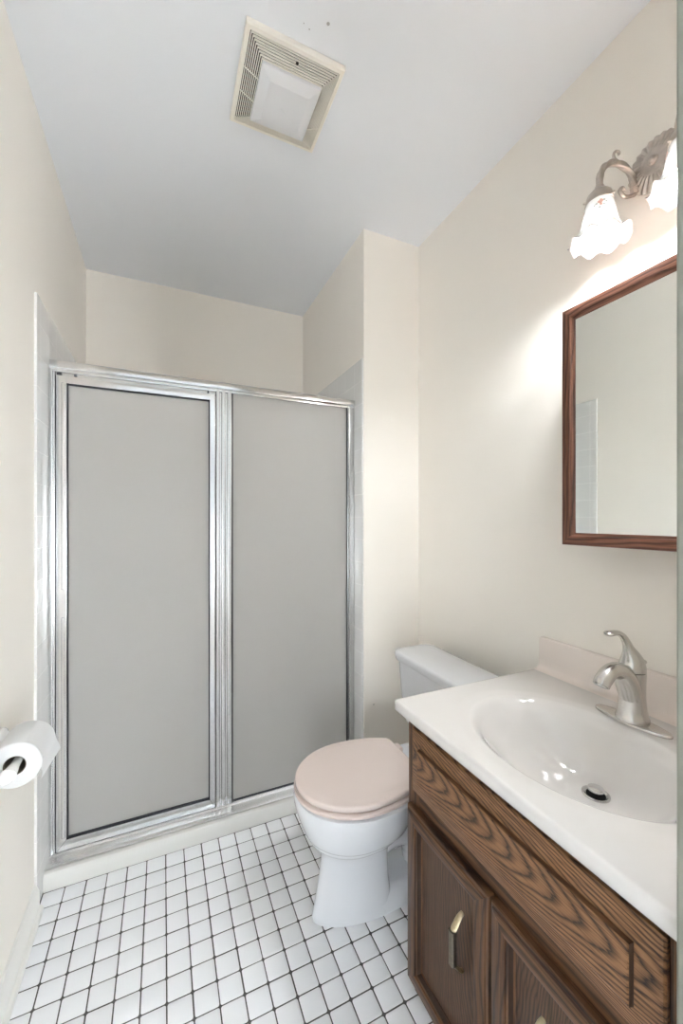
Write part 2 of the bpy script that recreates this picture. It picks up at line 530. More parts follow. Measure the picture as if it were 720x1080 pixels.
# ------------------------------------------------------------------ shower enclosure
YF = 1.60
sh = thing('shower_enclosure', (0.21, YF, 0.04), 'silver framed shower enclosure with obscured glass door and fixed glass panel', 'shower door')
hd = MB()
hd.box(XL + 0.008, XC - 0.009, YF - 0.012, YF + 0.038, 1.686, 1.712, 0.004)
hd.box(XL + 0.008, XC - 0.009, YF - 0.003, YF + 0.03, 1.676, 1.688, 0.002)
hd.build('header', M_alu, sh, wn=True)
tr = MB()
tp_ = [(YF - .048, .0537), (YF - .048, .0550), (YF - .044, .0575), (YF - .030, .0595), (YF - .012, .0600), (YF - .008, .0625), (YF - .004, .0655), (YF + .028, .0655), (YF + .030, .0537)]
tr.loft([[Vector((x, y, z)) for y, z in tp_] for x in (XL + 0.008, XC - 0.008)])
tr.build('bottom_track', M_sill, sh, angle=40)
for (a, b_) in ((XL + 0.008, -0.330), (0.7525, XC - 0.008)):
    jb = MB()
    jb.box(a, b_, YF, YF + 0.032, 0.055, 1.684, 0.002)
    jb.box(a, a + 0.010, YF - 0.006, YF + 0.03, 0.055, 1.684, 0.002)
    jb.build('wall_jamb', M_alu2, sh, wn=True)
ml = MB()
ml.box(0.187, 0.2465, YF + 0.004, YF + 0.036, 0.055, 1.684, 0.002)
for (a, b_) in ((0.187, 0.2005), (0.2075, 0.2225), (0.2295, 0.2465)):
    ml.box(a, b_, YF - 0.004, YF + 0.02, 0.055, 1.684, 0.0035, 3)
ml.build('mullion', M_alu2, sh, wn=True)


def framed_pane(x0, x1, z0, z1, gx0, gx1, gz0, gz1, y0, y1):
    fr = MB()
    fr.box(x0, gx0, y0, y1, z0, z1, 0.002)
    fr.box(gx1, x1, y0, y1, z0, z1, 0.002)
    fr.box(gx0 - .002, gx1 + .002, y0 + .0004, y1 - .0004, z0, gz0, 0.002)
    fr.box(gx0 - .002, gx1 + .002, y0 + .0004, y1 - .0004, gz1, z1, 0.002)
    return fr


def gasket(gx0, gx1, gz0, gz1, y, w, wb=None):
    g = MB()
    wb = wb or w
    g.box(gx0, gx0 + w, y, y + .012, gz0, gz1)
    g.box(gx1 - w, gx1, y, y + .012, gz0, gz1)
    g.box(gx0, gx1, y, y + .012, gz0, gz0 + wb)
    g.box(gx0, gx1, y, y + .012, gz1 - w, gz1)
    return g


door = framed_pane(-0.3265, 0.1830, 0.0680, 1.6645, -0.2965, 0.1635, 0.1020, 1.6395, YF - 0.004, YF + 0.024).build('shower_door', M_alu, sh, wn=True)
gasket(-0.2965, 0.1635, 0.1020, 1.6395, YF + 0.004, 0.0035, 0.0045).build('gasket', M_gasket, sh, parent=door)
MB().box(-0.296, 0.163, YF + 0.0085, YF + 0.0135, 0.1025, 1.639).build('glass_pane', M_glass, sh, parent=door)
for (xa, xb, z0, z1) in ((-0.3120, -0.3005, 0.945, 1.640), (-0.3120, -0.3005, 0.11, 0.852)):
    MB().box(xa, xb, YF - 0.0070, YF, z0, z1, 0.0028, 3).build('hinge_strip', M_alu, sh, parent=door, wn=True)
for (xa, xb) in ((-0.324, -0.2965), (0.181, 0.1635)):
    MB().tube([(xa, YF - 0.0042, 0.071), (xb, YF - 0.0042, 0.103)], 0.0005, 6).build('mitre_seam', M_gasket, sh, parent=door)
for (x, w) in ((-0.318, 0.007), (-0.272, 0.004), (0.158, 0.003)):
    MB().box(x - w, x + w, YF - 0.001, YF + 0.006, 1.6665, 1.6745, 0.001).build('door_stop', M_gasket, sh)
for (xa, xb, za, zb) in ((-0.3304, -0.3262, 0.0660, 1.664), (-0.3262, 0.187, 0.0656, 0.0684)):
    MB().box(xa, xb, YF + .0005, YF + .012, za, zb).build('gap_shade_strip', M_gasket, sh)  # black strips standing in for the shade in the gaps beside and under the door
rl = MB().box(-0.33, 0.187, YF + 0.004, YF + 0.022, 1.662, 1.678, 0.003)
rl.build('top_rail', M_alu2, sh, wn=True)
tb = MB()
tb.tube([(-0.20, YF + 0.034, 0.925), (0.14, YF + 0.034, 0.925)], 0.0135, 14)
for x in (-0.195, 0.135):
    tb.tube([(x, YF + 0.02, 0.925), (x, YF + 0.036, 0.925)], 0.007, 10)
tb.build('towel_bar', M_bar, sh, parent=door)
fp = framed_pane(0.2440, 0.7545, 0.0590, 1.6860, 0.2475, 0.7510, 0.0625, 1.6825, YF + 0.003, YF + 0.024).build('fixed_panel', M_alu2, sh, wn=True)
gasket(0.2472, 0.7515, 0.0620, 1.6830, YF + 0.004, 0.0045, 0.0085).build('gasket', M_gasket, sh, parent=fp)
MB().box(0.2478, 0.7508, YF + 0.0085, YF + 0.0135, 0.063, 1.682).build('glass_pane', M_glass, sh, parent=fp)

# ------------------------------------------------------------------ toilet
TY = 1.10
to = thing('toilet', (0.62, TY, 0.0014), 'white two piece toilet with pinkish beige closed seat beside the oak vanity', 'toilet')


def egg(xf, xb, hw, z, cxf=0.5, e=2.4, n=48, ef=2.1):
    cx = xf + cxf * (xb - xf)
    pts = []
    for i in range(n):
        t = 2 * PI * i / n
        c, s = math.cos(t), math.sin(t)
        if c >= 0:
            x = cx - (cx - xf) * abs(c) ** (2 / ef); y = hw * math.copysign(abs(s) ** (2 / ef), s)
        else:
            x = cx + (xb - cx) * abs(c) ** (2 / e); y = hw * math.copysign(abs(s) ** (2 / e), s)
        pts.append(Vector((x, TY + y, z)))
    return pts


bw = MB()
secs = [(0.0014, .401, .650, .0755, 3.2), (0.012, .400, .650, .0760, 3.2), (0.03, .406, .645, .0750, 3.2), (0.10, .420, .634, .0735, 3.2), (0.17, .431, .630, .0745, 3.2),
        (0.205, .427, .635, .083, 3.2), (0.226, .409, .645, .098, 3), (0.239, .400, .655, .112, 2.8), (0.2405, .393, .66, .121, 2.6), (0.246, .388, .67, .128, 2.5),
        (0.254, .384, .68, .133, 2.5), (0.262, .382, .685, .136, 2.5), (0.264, .378, .69, .140, 2.5), (0.270, .375, .70, .144, 2.5), (0.285, .369, .71, .150, 2.4), (0.32, .357, .735, .162, 2.4), (0.345, .352, .745, .167, 2.4), (0.362, .351, .75, .168, 2.4),
        (0.370, .354, .748, .166, 2.4), (0.373, .361, .742, .160, 2.4)]
bw.loft([egg(a, b, h, z, 0.5 + 0.26 * (1 - sstep(.17, .25, z)), e, 48, 2.1 - 0.3 * (1 - sstep(.05, .24, z))) for z, a, b, h, e in secs])
bw.loft([egg(.50, .86, .0755, 0.0014, 0.3, 6), egg(.50, .86, .0755, 0.030, 0.3, 6), egg(.51, .855, .070, 0.050, 0.3, 6), egg(.53, .85, .05, 0.066, 0.3, 6)])
tp = smooth_path([(.58, TY, .19, .07), (.65, TY, .21, .068), (.72, TY, .19, .062), (.765, TY, .13, .058), (.78, TY, .07, .058), (.785, TY, .02, .058)], 30)
bw.tube([p[:3] for p in tp], [p[3] for p in tp], 20)
bw.loft([rrect(.67, .90, TY - .085, TY + .085, .03, .25), rrect(.66, .93, TY - .105, TY + .105, .03, .32), rrect(.66, .95, TY - .115, TY + .115, .03, .362),
         rrect(.665, .945, TY - .11, TY + .11, .03, .372)])
bw.build('bowl', M_porc, to, angle=40)
for s in (-1, 1):
    MB().lathe([(.013, 0), (.013, .008), (.009, .015), (.003, .018)], (.72, TY + s * .060, .055), n=14).build('bolt_cap', M_porc, to)


def seat_loop(z, inset=0.0, n=64, xf=0.354, xb=0.728, hw=0.159):
    """round front, straight hinge end"""
    pts = []
    cx = 0.540
    for i in range(n):
        t = 2 * PI * i / n
        c, s = math.cos(t), math.sin(t)
        if c >= 0:
            x = cx - (cx - xf - inset) * c; y = (hw - inset) * s
        else:
            x = cx + (xb - cx - inset) * min(1.0, abs(c) * 1.38)
            if abs(c) * 1.38 < 1.0:
                y = (hw - inset) * s
            else:
                y0 = (hw - inset) * math.sqrt(1 - (1 / 1.38) ** 2)
                y = y0 * s / math.sqrt(1 - (1 / 1.38) ** 2)
        pts.append(Vector((x, TY + y, z)))
    return pts


st = MB()
st.loft([seat_loop(.3742, .008), seat_loop(.3755, .0), seat_loop(.378, -.0035), seat_loop(.385, -.0035), seat_loop(.388, .0005), seat_loop(.3888, .010)])
st.build('seat', M_seat, to, angle=50)
ld = MB()
ld.loft([seat_loop(.3895, .030), seat_loop(.3925, .010), seat_loop(.3935, .002), seat_loop(.3955, .0), seat_loop(.4045, .0), seat_loop(.4072, .0010), seat_loop(.4090, .0032), seat_loop(.4096, .007),
         seat_loop(.4097, .018), seat_loop(.4104, .022), seat_loop(.4106, .030)])
ld.build('seat_lid', M_seat, to, angle=50)
for s in (-1, 1):
    hgm = MB()
    hgm.box(.715, .755, TY + s * .075 - .018, TY + s * .075 + .018, .3735, .396, .006, 3)
    hgm.build('seat_hinge', M_seat, to, wn=True)
tk = MB()


def tank_loop(z, dx, dy):
    return rrect(.842 + dx, 1.0 - dx * .3, TY - .249 + dy, TY + .249 - dy, .035, z)


tk.loft([tank_loop(.373, .045, .055), tank_loop(.376, .034, .036), tank_loop(.39, .022, .022), tank_loop(.43, .013, .011), tank_loop(.52, .007, .005), tank_loop(.638, .0, .0)])
tk.build('tank', M_porc, to, angle=40)
tl_ = MB()


def lid_loop(z, d):
    return rrect(.826 + d, 1.014 - d, TY - .262 + d, TY + .262 - d, .042, z)


tl_.loft([lid_loop(.632, .010), lid_loop(.633, .005), lid_loop(.637, .0035), lid_loop(.655, .0), lid_loop(.662, .002), lid_loop(.6655, .007), lid_loop(.667, .016), lid_loop(.669, .05)])
tl_.build('tank_lid', M_porc, to, angle=40)

# ------------------------------------------------------------------ vanity cabinet
VX, VY0, VY1, VZ = 0.558, 0.2560, 0.832, 0.696
va = thing('vanity_cabinet', (0.80, 0.54, 0.0014), 'dark stained oak vanity cabinet with brass pulls under the white sink top', 'cabinet')
# carcass: sides, floor, back, toe kick
ca = MB()
ca.box(VX + .018, XR - .003, VY1 - .016, VY1, 0.0014, VZ, .001)
ca.box(VX + .018, XR - .003, VY0, VY0 + .016, 0.0014, VZ, .001)
ca.box(VX + .018, XR - .003, VY0 + .016, VY1 - .016, 0.085, 0.10)
ca.box(XR - .012, XR - .003, VY0 + .016, VY1 - .016, 0.10, VZ)
ca.box(VX + .06, VX + .075, VY0 + .016, VY1 - .016, 0.0014, 0.085)
ca.build('carcass', M_woodZ, va)
# face frame
for (y0, y1) in ((VY1 - .045, VY1), (VY0, VY0 + .045)):
    MB().box(VX, VX + .018, y0, y1, 0.070, VZ, .0015).build('frame_stile', M_woodZ, va, wn=True)
for (z0, z1) in ((.655, VZ), (.482, .545), (.070, .11)):
    MB().box(VX + .0003, VX + .0177, VY0 + .044, VY1 - .044, z0, z1, .0015).build('frame_rail', M_woodY, va, wn=True)


def mitred_frame(x, rect, prof, mats, names, root, parent, dark=()):
    """four separate mitred bars; prof = (inset from the outer edge, protrusion towards the room)"""
    y0, y1, z0, z1 = rect
    for side in range(4):
        ends = []
        for e in (0, 1):
            l = []
            for ins, dx in prof:
                a = (y0 + ins, z0 + ins); b_ = (y1 - ins, z0 + ins); c = (y1 - ins, z1 - ins); d = (y0 + ins, z1 - ins)
                p = ((a, b_), (b_, c), (c, d), (d, a))[side][e]
                l.append(Vector((x - dx, p[0], p[1])))
            ends.append(l)
        v = side % 2
        bar = MB().loft(ends)
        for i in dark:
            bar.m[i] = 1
        bar.build(names[v], [mats[v], M_step_shade], root, parent=parent, angle=22)


def slab_loop(x, d, y0, y1, z0, z1):
    return [Vector((x, y0 + d, z0 + d)), Vector((x, y1 - d, z0 + d)), Vector((x, y1 - d, z1 - d)), Vector((x, y0 + d, z1 - d))]


# false drawer front: stepped edge, raised field
FD = (0.274, 0.806, 0.527, 0.678)
dfm = MB()
ls = [slab_loop(VX, 0, *FD), slab_loop(VX - .005, 0, *FD), slab_loop(VX - .0075, .003, *FD), slab_loop(VX - .0085, .007, *FD), slab_loop(VX - .0105, .034, *FD),
      slab_loop(VX - .0180, .0355, *FD), slab_loop(VX - .0195, .0375, *FD), slab_loop(VX - .0197, .041, *FD)]
dfm.loft(ls[:5], True, False)
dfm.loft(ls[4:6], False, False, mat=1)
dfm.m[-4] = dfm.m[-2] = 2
dfm.loft(ls[5:], False, True)
dfo = dfm.build('drawer_front', [M_woodF, M_step_shade, M_woodY], va, angle=25)
bm = bmesh.new(); bm.from_mesh(dfo.data); bmesh.ops.remove_doubles(bm, verts=bm.verts, dist=1e-5); bmesh.ops.recalc_face_normals(bm, faces=bm.faces); bm.to_mesh(dfo.data); bm.free()
dfo.data.set_sharp_from_angle(angle=math.radians(25))


def cabinet_door(y0, y1):
    z0, z1 = 0.072, 0.492
    W = 0.046
    root = None
    d = MB()
    # panel set into the frame
    d.box(VX - .0040, VX - .0005, y0 + W - .0004, y1 - W + .0004, z0 + W - .0004, z1 - W + .0004)
    root = d.build('door', M_woodP, va)

    mitred_frame(VX, (y0, y1, z0, z1), [(0, .001), (0, .0125), (.0015, .0155), (.006, .0165), (.0075, .0185), (.010, .0195), (.033, .0195), (.0355, .0185), (.0365, .0160),
                                        (.0405, .0150), (.0430, .0060), (.046, .0045), (.046, .001)], (M_woodY, M_woodZ), ('door_rail', 'door_stile'), va, root, (9,))
    return root


def pull(parent, yc, zc):
    """antique brass pull: leaf shaped feet, flat straight grip"""
    Xd = VX - .004
    p = MB()
    half = [(.001, .059, .0036, 1.2), (-.005, .056, .0034, 1.7), (-.012, .049, .0032, 2.1), (-.018, .041, .0034, 2.1), (-.0235, .034, .0040, 1.7), (-.0255, .026, .0030, 1.5)]
    pts = [(Xd + a, yc, zc + b, r, f) for a, b, r, f in half] + [(Xd + a, yc, zc - b, r, f) for a, b, r, f in half[::-1]]
    path = smooth_path(pts, 44)
    p.tube([a[:3] for a in path], [a[3] for a in path], 14, up=(0, 1, 0), flat=[a[4] for a in path])
    po = p.build('pull', M_brass, va, parent=parent)
    g = MB()
    g.loft([[Vector((Xd - .0205, yc - .0072, zc + z)), Vector((Xd - .0205, yc + .0072, zc + z)), Vector((Xd - .0285, yc + .0072, zc + z)), Vector((Xd - .0315, yc + .0045, zc + z)), Vector((Xd - .0315, yc - .0045, zc + z)), Vector((Xd - .0285, yc - .0072, zc + z))]
            for z in (-.034, .034)])
    g.build('pull_grip', M_bronze, va, parent=parent, angle=20)
    return po


d1 = cabinet_door(0.5500, 0.8150)
pull(d1, 0.633, 0.325)
d2 = cabinet_door(0.2740, 0.5460)
pull(d2, 0.445, 0.325)

# ------------------------------------------------------------------ sink top (one heightfield with its bowl)
CX0, CX1, CY0, CY1, CZ = 0.536, XR - .0005, 0.2525, 0.866, 0.725
tz = thing('sink_top', (0.80, 0.56, 0.697), 'glossy white cultured marble sink top with integral oval basin', 'sink')
DR = (0.832, 0.542)
RC = (0.765, 0.550)
DEPTH = 0.122


def bowl_t(x, y):
    lo, hi = 0.0, 2.5
    for _ in range(26):
        t = (lo + hi) / 2
        cx = DR[0] + (RC[0] - DR[0]) * min(t, 1.0); cy = DR[1] + (RC[1] - DR[1]) * min(t, 1.0)
        a, b = 0.004 + 0.146 * t, 0.004 + 0.192 * t
        if ((x - cx) / a) ** 2 + ((y - cy) / b) ** 2 > 1:
            lo = t
        else:
            hi = t
    return (lo + hi) / 2


def top_z(x, y):
    t = bowl_t(x, y)
    z = CZ
    z -= 0.0025 * (1 - sstep(1.12, 1.34, t))
    if t < 1.17:
        q = max(0.0, min(1.0, t / 1.17))
        z -= DEPTH * (1 - q ** 3.2) ** 1.85
    return z


nx, ny = 190, 216
sk = MB()
vs, fs = [], []
R_ = 0.006
for i in range(nx + 1):
    for j in range(ny + 1):
        x = CX0 + R_ + (CX1 - CX0 - R_) * i / nx
        y = CY0 + .001 + (CY1 - R_ - CY0 - .001) * j / ny
        vs.append((x, y, top_z(x, y)))
for i in range(nx):
    for j in range(ny):
        a = i * (ny + 1) + j
        fs.append((a, a + ny + 1, a + ny + 2, a + 1))
sk.add(vs, fs)
# rounded edge: front (low x), left end (high y), plain right end and back
rim = [(CX0 + R_, CY0 + .001 + (CY1 - R_ - CY0 - .001) * j / ny, 0) for j in range(ny + 1)]
rim += [(CX0 + R_ + (CX1 - CX0 - R_) * i / nx, CY1 - R_, 0) for i in range(1, nx + 1)]


def edge_loop(off, z):
    out = []
    for k, (x, y, _) in enumerate(rim):
        if k < ny:
            out.append(Vector((x - off, y, z)))
        elif k == ny:
            out.append(Vector((x - off * .72, y + off * .72, z)))
        else:
            out.append(Vector((x, y + off, z)))
    return out


CB = 0.697
sk.loft([edge_loop(0, CZ), edge_loop(.0028, CZ - .0006), edge_loop(.005, CZ - .0025), edge_loop(R_, CZ - R_), edge_loop(R_, CB + .003), edge_loop(R_ - .003, CB), edge_loop(-.02, CB)], False, False, False)
so = sk.build('countertop', M_counter, tz, angle=50)
bm = bmesh.new(); bm.from_mesh(so.data); bmesh.ops.remove_doubles(bm, verts=bm.verts, dist=1e-5); bmesh.ops.recalc_face_normals(bm, faces=bm.faces); bm.to_mesh(so.data); bm.free()
so.data.polygons.foreach_set('use_smooth', [True] * len(so.data.polygons))
bs = MB()
bp_ = [(XR - .0005, CZ - .002), (XR - .045, CZ - .002), (XR - .045, CZ + .0002), (XR - .034, CZ + .0012), (XR - .026, CZ + .005), (XR - .0215, CZ + .014), (XR - .020, CZ + .03), (XR - .019, CZ + .088), (XR - .017, CZ + .0925), (XR - .013, CZ + .094), (XR - .0005, CZ + .094)]
bs.loft([[Vector((x, y, z)) for x, z in bp_] for y in (CY0 + .001, CY1 - .0022, CY1 - .001)])
bs.build('backsplash', M_splash, tz, angle=40)
dn = MB()
dzb = CZ - .0025 - DEPTH
dn.lathe([(.014, -.002), (.0265, .0005), (.0265, .0028), (.023, .0038), (.0190, .001), (.0180, -.014)], (DR[0], DR[1], dzb + .001), n=28, cap0=False, cap1=False)
dno = dn.build('drain_flange', M_steel, tz)
MB().lathe([(.0182, -.001), (.0182, .0005)], (DR[0], DR[1], dzb + .0018), n=24).build('drain_throat', M_dark, tz, parent=dno)
MB().lathe([(.004, 0), (.004, .006), (.0150, .0085), (.0162, .0115), (.0150, .014), (.009, .0155), (.0005, .0158)], (DR[0], DR[1], dzb + .0015), n=28).build('drain_stopper', M_steel, tz, parent=dno)

# ------------------------------------------------------------------ faucet
FX, FY, FZ = 0.968, 0.548, CZ + .0004
fa = thing('faucet', (FX, FY, FZ), 'brushed nickel single lever faucet with oval deck plate', 'faucet')
pl = MB()


def plate_loop(z, d):
    out = []
    for i in range(48):
        t = 2 * PI * i / 48
        c, s = math.cos(t), math.sin(t)
        out.append(Vector((FX - .003 + (.0265 - d) * math.copysign(abs(c) ** 1.0, c), FY + (.080 - d) * math.copysign(abs(s) ** 0.92, s), z)))
    return out


pl.loft([plate_loop(FZ, 0), plate_loop(FZ + .003, 0), plate_loop(FZ + .0055, .0015), plate_loop(FZ + .007, .005)])
pl.build('deck_plate', M_nickel, fa, angle=45)
bo = MB()


def body_loop(z, rx, ry, ox=0.0):
    return [Vector((FX + ox + rx * math.cos(2 * PI * i / 32), FY + ry * math.sin(2 * PI * i / 32), z)) for i in range(32)]


bo.loft([body_loop(FZ + .0065, .033, .033), body_loop(FZ + .010, .033, .033), body_loop(FZ + .016, .031, .0305), body_loop(FZ + .03, .0285, .0275), body_loop(FZ + .055, .0262, .0252, .0),
         body_loop(FZ + .085, .0262, .0252), body_loop(FZ + .105, .0270, .0262), body_loop(FZ + .114, .0268, .0262), body_loop(FZ + .1155, .024, .024)])
bo.build('body', M_nickel, fa, angle=45)
spm = MB()
sp_ = smooth_path([(FX - .002, FY, FZ + .045, .021), (FX - .010, FY, FZ + .072, .0235), (FX - .024, FY, FZ + .100, .0225), (FX - .044, FY, FZ + .120, .0185), (FX - .066, FY, FZ + .126, .0165),
                   (FX - .087, FY, FZ + .121, .0160), (FX - .103, FY, FZ + .109, .0160), (FX - .110, FY, FZ + .100, .0155)], 36)
spm.tube([p[:3] for p in sp_], [p[3] for p in sp_], 22, flat=1.05)
spo = spm.build('spout', M_nickel, fa, angle=50)
MB().lathe([(.0125, 0), (.0125, .003), (.006, .0035)], (FX - .1095, FY, FZ + .1005), (-.6, 0, -1), 18).build('aerator', M_steel, fa, parent=spo)
lv = MB()
lp = smooth_path([(FX, FY, FZ + .116, .0262, 1), (FX, FY, FZ + .124, .0262, 1), (FX - .001, FY, FZ + .138, .0235, 1), (FX - .006, FY, FZ + .152, .0175, 1), (FX - .013, FY, FZ + .166, .0115, 1), (FX - .022, FY, FZ + .182, .0082, 1.1),
                  (FX - .035, FY, FZ + .197, .0065, 1.25), (FX - .052, FY, FZ + .206, .0055, 1.5), (FX - .070, FY, FZ + .208, .0055, 1.8), (FX - .085, FY, FZ + .2085, .0055, 1.9), (FX - .092, FY, FZ + .209, .003, 1.8)], 44)
lv.tube([p[:3] for p in lp], [p[3] for p in lp], 20, flat=[p[4] for p in lp])
lv.build('lever_handle', M_nickel, fa, angle=55)
lr = MB()
lr.tube([(FX + .018, FY, FZ + .126), (FX + .038, FY - .003, FZ + .129)], .0022, 10)
lr.ball((FX + .040, FY - .003, FZ + .1293), .0050, n=14)
lr.build('lift_knob', M_nickel, fa)

# ------------------------------------------------------------------ medicine cabinet with framed mirror
MX, MY0, MY1, MZ0, MZ1 = 0.945, 0.395, 0.705, 1.117, 1.721
mc = thing('medicine_cabinet', (1.01, 0.55, MZ0), 'mirrored wall cabinet in a reddish brown wood frame above the sink', 'mirror')
MB().box(MX + .0185, XR - .0005, MY0 + .004, MY1 - .004, MZ0 + .004, MZ1 - .004, .001).build('cabinet_body', M_mirZ, mc)
W = .030
mitred_frame(MX + .018, (MY0, MY1, MZ0, MZ1), [(0, 0), (0, .0155), (.0012, .0175), (.003, .018), (.0215, .018), (.0235, .0165), (.0245, .0135), (.0300, .0095), (.0310, .0085), (.0310, .002)],
             (M_mirY, M_mirZ), ('frame_rail', 'frame_stile'), mc, mc)
i0, i1, k0, k1 = MY0 + .030, MY1 - .030, MZ0 + .030, MZ1 - .030
MB().box(MX + .0100, MX + .0145, i0, i1, k0, k1).build('mirror_glass', M_mirror, mc)

# ------------------------------------------------------------------ wall sconce with two shades
PYc, PZc = 0.552, 2.031
sc_ = thing('wall_sconce', (XR, PYc, PZc), 'antique pewter two arm wall sconce with ruffled milk glass shades', 'wall lamp')
rp_ = MB()


def flute(t, k, r, z):
    w = 0.5 + 0.5 * math.cos(26 * t)
    return r * (1 + (0.018 * w if k < 4 else 0)), z + (0.0032 * w * (1.0 if 1 <= k <= 4 else 0.0))


rp_.lathe([(.060, .0), (.062, .005), (.058, .009), (.046, .013), (.034, .0165), (.030, .0180), (.0285, .0195), (.0265, .0195), (.020, .0210), (.0115, .0215), (.0115, .0235), (.0100, .0265), (.0080, .0270), (.0070, .031), (.004, .0325), (.0005, .033)],
          (XR - .0005, PYc, PZc), (-1, 0, 0), 156, mod=flute)
rp_.build('back_plate', M_pewter, sc_, angle=60)
SHX, SHZ = 0.957, 1.856


def sconce_side(s):
    sy = 0.615 if s > 0 else 0.440
    a = MB()
    P0 = Vector((XR - .016, PYc + s * .043, 1.996))
    P1 = Vector((SHX, sy, 1.982))
    pts = []
    for k in range(33):
        u = k / 32
        ang = PI * (1 - u)
        mid = (P0 + P1) / 2
        h = (P1 - P0) * 0.5
        p = mid - h * math.cos(PI * u)
        p.z = 1.988 + 0.062 * math.sin(PI * u) ** 0.8
        if k == 32:
            p.z = 1.976
        pts.append(p)
    # twisted rope-like arm
    rad = [.0068] * 33
    a.tube(pts, rad, 24, up=(0.3, 1, 0.2), twist=0.75)
    for k in (0, 1, 2, 3):
        d = (pts[1] - pts[0]).normalized()
        a.lathe([(.0075, -.0018), (.0092, 0), (.0075, .0018)], pts[0] + d * (.004 * k), d, 16)
    a.lathe([(.009, -.004), (.0105, 0), (.009, .004)], pts[-1] + Vector((0, 0, .004)), n=16)
    arm = a.build('arm', M_pewter, sc_, angle=60)
    # curled leaf on top of the arm and the scroll under it
    top = pts[17]
    out = (P1 - P0).normalized()
    cu = MB()
    cpts = [top + out * (-.010) + Vector((0, 0, .002)), top + out * (.002) + Vector((0, 0, .008)), top + out * (.006) + Vector((0, 0, .017)), top + out * (.003) + Vector((0, 0, .026)),
            top + out * (-.005) + Vector((0, 0, .029)), top + out * (-.011) + Vector((0, 0, .025)), top + out * (-.008) + Vector((0, 0, .0205))]
    cp2 = smooth_path([tuple(p) + (r,) for p, r in zip(cpts, (.004, .0038, .0033, .003, .0032, .0034, .0022))], 24)
    cu.tube([p[:3] for p in cp2], [p[3] for p in cp2], 10, up=(0.2, 0.3, 1))
    cu.build('leaf_curl', M_pewter, sc_, parent=arm, angle=60)
    cu = MB()
    b0 = P0 + Vector((0, 0, -.012))
    cpts = [b0, b0 + out * .018 + Vector((0, 0, -.006)), b0 + out * .034 + Vector((0, 0, -.006)), b0 + out * .045 + Vector((0, 0, .006)), b0 + out * .038 + Vector((0, 0, .014)), b0 + out * .029 + Vector((0, 0, .008))]
    cp2 = smooth_path([tuple(p) + (r,) for p, r in zip(cpts, (.005, .0042, .0045, .0048, .0042, .0026))], 24)
    cu.tube([p[:3] for p in cp2], [p[3] for p in cp2], 10, up=(0.2, 0.3, 1))
    cu.build('lower_scroll', M_pewter, sc_, parent=arm, angle=60)
    ho = MB()
    ho.lathe([(.010, .014), (.017, .012), (.026, .002), (.0300, -.012), (.0305, -.018), (.029, -.019), (.0275, -.012), (.012, .0)], (SHX, sy, 1.960), n=32, cap1=False)
    for q in range(3):
        t = 2 * PI * q / 3 + 0.5
        ho.lathe([(.0028, -.002), (.0028, .006), (.001, .0075)], (SHX + .0295 * math.cos(t), sy + .0295 * math.sin(t), 1.945), (math.cos(t), math.sin(t), 0), 8)
    ho.build('shade_holder', M_pewter, sc_, angle=50)
    sh_ = MB()
    prof = [(.0315, .104), (.034, .096), (.0375, .082), (.0405, .066), (.0435, .050), (.047, .036), (.0515, .024), (.0575, .013), (.0645, .005), (.0715, .0), (.0765, -.002)]
    prof = [(r * .85, z * .88) for r, z in prof]
    inn = [(r - .0026, z - (.0012 if k > 6 else 0)) for k, (r, z) in enumerate(prof)]
    allp = prof + inn[::-1]

    def ruffle(t, k, r, z):
        kk = k if k < 11 else 21 - k
        w = max(0.0, (kk - 5) / 5.0) ** 1.6
        return r * (1 + 0.040 * w * math.cos(9 * t)), z + 0.0065 * w * math.cos(9 * t + 0.9)
    sh_.lathe(allp, (SHX, sy, SHZ), n=126, mod=ruffle, cap0=False, cap1=False)
    so_ = sh_.build('glass_shade', M_milk, sc_, angle=70)
    # painted sprigs
    def blob(fm, t, z, rad, mat):
        # radius of the bell at height z
        for (r0, z0), (r1, z1) in zip(prof[:-1], prof[1:]):
            if z1 <= z <= z0:
                u = (z0 - z) / (z0 - z1); R = r0 + (r1 - r0) * u
                break
        nrm = Vector((math.cos(t), math.sin(t), 0.18)).normalized()
        c = Vector((SHX + R * math.cos(t), sy + R * math.sin(t), SHZ + z)) + nrm * .0003
        fm.lathe([(rad, 0), (rad * .8, .0005)], c, nrm, 9, mat=mat)
    for t0 in (-2.50, -0.9, 0.7, 2.27):
        fm = MB()
        for dt, dz, r, mt in ((0, 0, .0042, 0), (.10, .003, .0030, 0), (-.10, .002, .0030, 0), (.02, .006, .0028, 0), (.03, -.006, .0028, 0),
                              (.24, .004, .0026, 1), (-.24, -.002, .0026, 1), (.20, -.007, .0024, 1), (-.05, -.013, .0026, 1), (.36, -.001, .0020, 1), (-.36, -.005, .0018, 1)):
            blob(fm, t0 + dt, .068 + dz, r * 1.05, mt)
        fm.build('painted_sprig', [M_pink, M_leaf], sc_, parent=so_, angle=60)
    bu = MB()
    bu.lathe([(.011, .055), (.0125, .040), (.019, .022), (.0235, .006), (.022, -.008), (.014, -.018), (.0005, -.022)], (SHX, sy, 1.908), n=24)
    bu.build('bulb', M_bulb, sc_)
    ld_ = bpy.data.lights.new('bulb_light', 'POINT')
    ld_.energy = BULB_W
    ld_.color = BULB_COLOR
    ld_.shadow_soft_size = 0.022
    lo = bpy.data.objects.new('bulb_light', ld_)
    COL.objects.link(lo)
    lo.parent = sc_
    lo.location = Vector((SHX, sy, 1.880)) - Vector(sc_.location)


sconce_side(1)
sconce_side(-1)

# ------------------------------------------------------------------ ceiling vent with its light lens
VXc, VYc = 0.3255, 1.1340
vn = thing('ceiling_vent', (VXc, VYc, H), 'square ivory ceiling exhaust fan grille with milky centre lens', 'exhaust fan')
fr = MB()
S = 0.1360
w_ = 0.012


